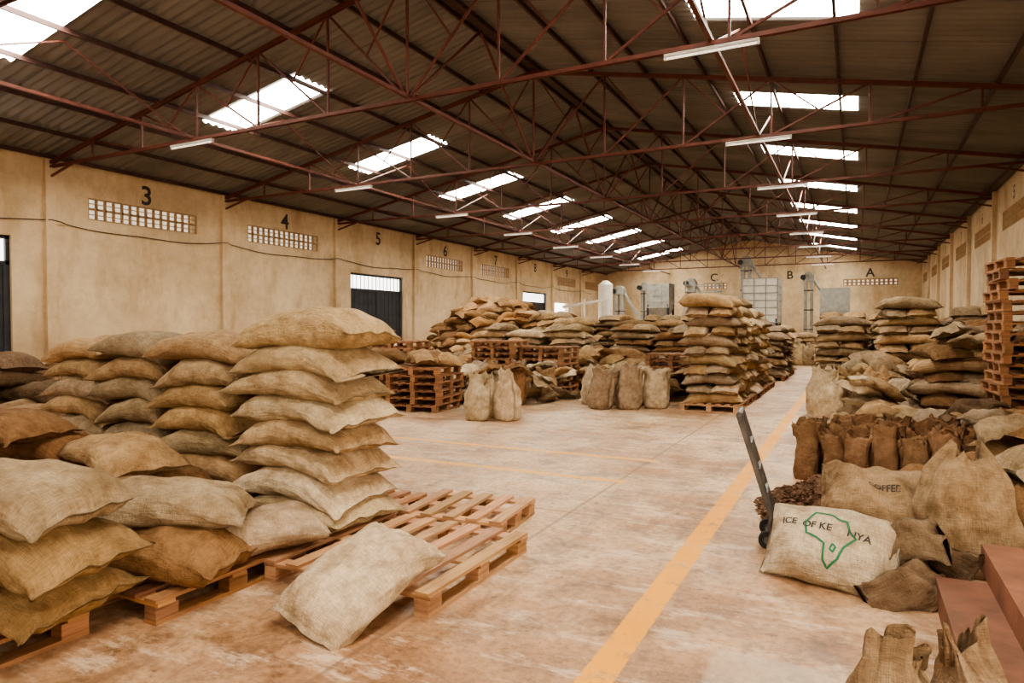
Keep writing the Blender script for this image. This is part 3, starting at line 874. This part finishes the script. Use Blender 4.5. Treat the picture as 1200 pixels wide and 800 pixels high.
mb = MB()
V, F, Mx = sack(mb, (-.14, 4.82, .10), rad(-12), .70, .54, .26, 38, 36, 2.2, .03, .013, 1.8, roll=rad(50), col=(.66, .54, .39), ret=True, crump=.005)
o = mb.obj('printed_coffee_sack', M_SACK, True)
africa = [(-.10, .17), (.0, .18), (.05, .15), (.10, .145), (.13, .07), (.17, .04), (.11, -.04), (.085, -.13), (.03, -.19), (.0, -.15), (-.01, -.04), (-.06, -.01), (-.13, .01), (-.15, .09)]
africa = [(x*.95+.01, y*1.0) for x, y in africa]
t1 = subdiv_text('ICE', .066, (-.235, .08), .06); t2 = subdiv_text('OF KE', .066, (-.06, .072)); t3 = subdiv_text('NYA', .066, (.185, .06), -.08)
rb = ribbon(africa, .014)
lake = ribbon([(.05, -.03), (.07, -.05), (.06, -.09), (.04, -.07)], .012)
print_on('p', V, F, Mx, {'print_text_1': (*t1, M_BLACK), 'print_text_2': (*t2, M_BLACK), 'print_text_3': (*t3, M_BLACK), 'print_map': (*rb, M_GREEN), 'print_lake': (*lake, M_GREEN)}, o)

mb = MB()
V, F, Mx = sack(mb, (.18, 5.60, .22), rad(8), .72, .60, .34, 36, 34, 2.1, .03, .020, 2.2, roll=rad(40), pitch=rad(-8), col=(.37, .25, .145), ret=True, crump=.017)
o = mb.obj('printed_coffee_sack', M_SACK, True)
t1 = subdiv_text('COFFEE', .062, (-.02, .0), .1)
print_on('p', V, F, Mx, {'print_text_1': (*t1, M_BLACK)}, o)
mb = MB()
sack(mb, (.25, 5.95, 0), rad(5), .85, .6, .3, 22, 22, 2.3, .02, .012, col=DARK)
sack(mb, (.95, 6.5, 0), rad(40), .85, .6, .3, 22, 22, 2.3, .02, .012, col=TAN)
sack(mb, (.6, 6.35, .26), rad(-20), .85, .6, .25, 22, 22, 2.1, .04, .014, 1.5, pitch=.1, crump=.012, col=BROWN)
mb.obj('sack_heap', M_SACK, True, loc=(.5, 6.2, 0))

mb = MB(); bag(mb, (.68, 5.45, 0), .54, .44, .80, rad(10), (.03, .08), 34, 56, 'slump', (.36, .255, .155), 1.15); mb.obj('standing_coffee_sack', M_SACK, True, loc=(.66, 5.45, 0))
mb = MB()
for (x, y_, z, ya, l_, w_, ro, pi_) in ((.30, 4.62, .05, 40, .46, .30, 35, 15), (.42, 4.92, .14, -25, .46, .30, 55, -10), (.16, 4.95, .10, 70, .42, .26, 20, 30), (.30, 4.85, .26, 10, .36, .24, 50, 15)):
    sack(mb, (x, y_, z), rad(ya), l_, w_, .08, 34, 30, 2.1, .03, .014, 3.4, roll=rad(ro), pitch=rad(pi_), col=vary((.23, .16, .10)), crump=.026)
mb.obj('crumpled_sack', M_SACK, True, loc=(.3, 4.8, 0))
mb = MB()
for (x, y_, w_, h_) in ((1.25, 5.95, .5, .66), (1.75, 6.3, .5, .72), (1.2, 6.7, .5, .62), (1.6, 7.0, .5, .66), (2.2, 6.8, .5, .75), (2.1, 7.6, .5, .72), (1.7, 7.7, .46, .6), (2.7, 7.4, .5, .75)):
    bag(mb, (x, y_, 0), w_, w_*.85, h_, R.uniform(-.5, .5), (R.uniform(-.1, .1), R.uniform(-.1, .1)), 20, 34, R.choice(('gather', 'slump', 'slump')), vary(R.choice((GREYB, TAN, BROWN))), 1.3)
mb.obj('open_coffee_sacks', M_SACK, True, loc=(1.6, 6.8, 0))
mb = MB()
sack(mb, (1.38, 6.15, .56), rad(20), .8, .55, .26, 26, 26, 2.1, .06, .016, 1.8, crump=.014, col=(.42, .32, .205)); mb.obj('burlap_sack', M_SACK, True, loc=(1.3, 6.1, .6))
crumple(1.0, 2.9, 6.2, 8.0, 24, (.45, .58, .66), (GREYB, TAN, BROWN), res=24)
crumple(1.25, 3.0, 8.5, 10.8, 56, (.0, .15, .3, .45, .55), (GREYB, TAN, BROWN, DARK), res=22)
crumple(-.1, 1.1, 9.6, 10.7, 18, (.0, .12, .22), (GREYB, TAN, BROWN), res=22)
mb = MB()
box(mb, .44, 1.8, 3.25, 4.72, 0, .16); box(mb, .70, 1.8, 3.0, 4.98, .16, .32)
o = mb.obj('platform_steps', M_STEP)
bv = o.modifiers.new('b', 'BEVEL'); bv.width = .012; bv.segments = 2
mb = MB()
bag(mb, (.12, 2.82, 0), .26, .24, .48, rad(5), (.03, .03), 28, 52, 'gather', (.31, .215, .13), 1.7)
bag(mb, (.42, 2.96, 0), .22, .24, .50, rad(40), (-.02, .03), 28, 52, 'gather', (.29, .20, .125), 1.7)
mb.obj('open_coffee_sacks', M_SACK, True, loc=(.25, 2.85, 0))

# ------------------------------------------------------------------ machinery
def hopper_machine(cx, cy, w, d, zt, zb, name, mat):
    mb = MB()
    for sx in (-1, 1):
        for sy in (-1, 1):
            beam(mb, (cx+sx*w*.47, cy+sy*d*.47, 0), (cx+sx*w*.47, cy+sy*d*.47, zb+.2), .12, mi=1)
    for z in (zb*.5,):
        for sy in (-1, 1): beam(mb, (cx-w*.47, cy+sy*d*.47, z), (cx+w*.47, cy+sy*d*.47, z), .08, mi=1)
        for sx in (-1, 1): beam(mb, (cx+sx*w*.47, cy-d*.47, z), (cx+sx*w*.47, cy+d*.47, z), .08, mi=1)
    box(mb, cx-w/2, cx+w/2, cy-d/2, cy+d/2, zb, zt)
    V = [(cx-.2, cy-.2, zb-1.1), (cx+.2, cy-.2, zb-1.1), (cx+.2, cy+.2, zb-1.1), (cx-.2, cy+.2, zb-1.1),
         (cx-w/2, cy-d/2, zb), (cx+w/2, cy-d/2, zb), (cx+w/2, cy+d/2, zb), (cx-w/2, cy+d/2, zb)]
    mb.add(V, BF)
    n = max(2, int((zt-zb)/.35))
    for i in range(n+1):
        z = zb+(zt-zb)*i/n
        box(mb, cx-w/2-.04, cx+w/2+.04, cy-d/2-.04, cy+d/2+.04, z-.025, z+.025, mi=2)
    for i in range(4):
        x = cx-w/2+w*i/3; box(mb, x-.03, x+.03, cy-d/2-.045, cy-d/2, zb, zt, mi=2)
        yv = cy-d/2+d*i/3; box(mb, cx+w/2, cx+w/2+.045, yv-.03, yv+.03, zb, zt, mi=2)
    return mb.obj(name, [mat, M_STEEL, M_GREY])
hopper_machine(-4.65, 39.8, 1.8, 1.9, 4.3, 1.9, 'storage_hopper', M_LGREY)
hopper_machine(-1.1, 44, 1.5, 1.4, 3.9, 2.2, 'storage_hopper', M_GREY)
hopper_machine(-11.3, 43.4, 1.4, 1.4, 4.4, 2.9, 'storage_hopper', M_GREY)
def elevator(cx, cy, h, name='bucket_elevator', w=.35):
    mb = MB()
    box(mb, cx-w*1.3, cx-w*.4, cy-.2, cy+.2, .5, h); box(mb, cx+w*.4, cx+w*1.3, cy-.2, cy+.2, .5, h)
    box(mb, cx-w*1.6, cx+w*1.6, cy-.3, cy+.3, 0, .9)
    box(mb, cx-w*1.6, cx+w*1.6, cy-.3, cy+.3, h-.1, h+.2)
    cyl(mb, (cx, cy-.28, h+.2), (cx, cy+.28, h+.2), w*1.3, n=20)
    cyl(mb, (cx+w*1.3, cy, h), (cx+w*1.3+1.2, cy, h-2.0), .09, n=12)
    cyl(mb, (cx-.3, cy-.5, h+.1), (cx-.3, cy-.3, h+.1), .16, n=12, mi=1)
    for z in np.arange(1.5, h, 1.2): box(mb, cx-w*1.35, cx+w*1.35, cy-.23, cy+.23, z-.03, z+.03, mi=1)
    return mb.obj(name, [M_GREY, M_STEEL])
elevator(-6.0, 43.5, 5.5, w=.24); elevator(-2.6, 45.5, 4.6, w=.2); elevator(-9.6, 44.8, 4.4, w=.2); elevator(-13.9, 43, 3.9, w=.22)
elevator(-12.7, 44.8, 4.2, w=.2)
mb = MB()
for x in (-9.2, -7.4):
    for yv in (41.2, 43): beam(mb, (x, yv, 0), (x, yv, 4.5), .07)
for z in (3.2, 3.8, 4.2):
    for yv in (41.2, 43): beam(mb, (-9.2, yv, z), (-7.4, yv, z), .05)
    beam(mb, (-9.2, 41.2, z), (-9.2, 43, z), .05); beam(mb, (-7.4, 41.2, z), (-7.4, 43, z), .05)
box(mb, -9.2, -7.4, 41.2, 43, 3.15, 3.2)
for i in range(2): beam(mb, (-9.9-.0*i, 40.6+.4*i, 0), (-9.2, 41.3+.4*i, 3.2), .05)
mb.obj('machine_platform', M_GREY)
mb = MB()
cyl(mb, (-14.9, 39, 0), (-14.9, 39, 3.4), .08); cyl(mb, (-16.3, 39, 2.9), (-13.4, 39, 3.3), .09); cyl(mb, (-13.4, 39, 3.3), (-13.4, 39, 2.3), .1)
cyl(mb, (-15.8, 39, 0), (-15.8, 39, 2.97), .06)
mb.obj('dust_extraction_duct', M_LGREY)
mb = MB(); sx, sy, r_ = -14.0, 40.4, .45  # plain white cylinder with coned ends on four legs
cyl(mb, (sx, sy, 1.5), (sx, sy, 4.3), r_, n=28); cyl(mb, (sx, sy, 1.5), (sx, sy, .5), r_, .12, n=28); cyl(mb, (sx, sy, 4.3), (sx, sy, 4.55), r_, .15, n=28)
for a in range(4): beam(mb, (sx+.42*math.cos(a*1.57+.78), sy+.42*math.sin(a*1.57+.78), 0), (sx+.42*math.cos(a*1.57+.78), sy+.42*math.sin(a*1.57+.78), 2), .06)
mb.obj('white_coned_cylinder', M_LGREY)

# ------------------------------------------------------------------ light
w = bpy.data.worlds.new('World'); scene.world = w; w.use_nodes = True
w.node_tree.nodes['Background'].inputs[0].default_value = (1, .82, .60, 1)
w.node_tree.nodes['Background'].inputs[1].default_value = 1.0
def area(name, loc, rot, sx, sy, p, col=(1, .84, .65)):
    l = bpy.data.lights.new(name, 'AREA'); l.shape = 'RECTANGLE'; l.size = sx; l.size_y = sy; l.energy = p; l.color = col
    o = bpy.data.objects.new(name, l); o.location = loc; o.rotation_euler = rot; scene.collection.objects.link(o)
area('daylight_loading_door', (XR+.1, .6, 2.0), (0, rad(90), 0), 3.8, 7.0, 430)
area('daylight_back_door', (-6.75, Y0-.1, 2.1), (rad(90), 0, 0), 9.0, 4.0, 120)

cam = bpy.data.cameras.new('camera'); co = bpy.data.objects.new('camera', cam); scene.collection.objects.link(co)
co.location = (0, 0, 1.65); co.rotation_euler = (rad(90-1.23), 0, rad(27)); cam.lens = 23.7; cam.sensor_width = 36; cam.clip_end = 200
scene.camera = co
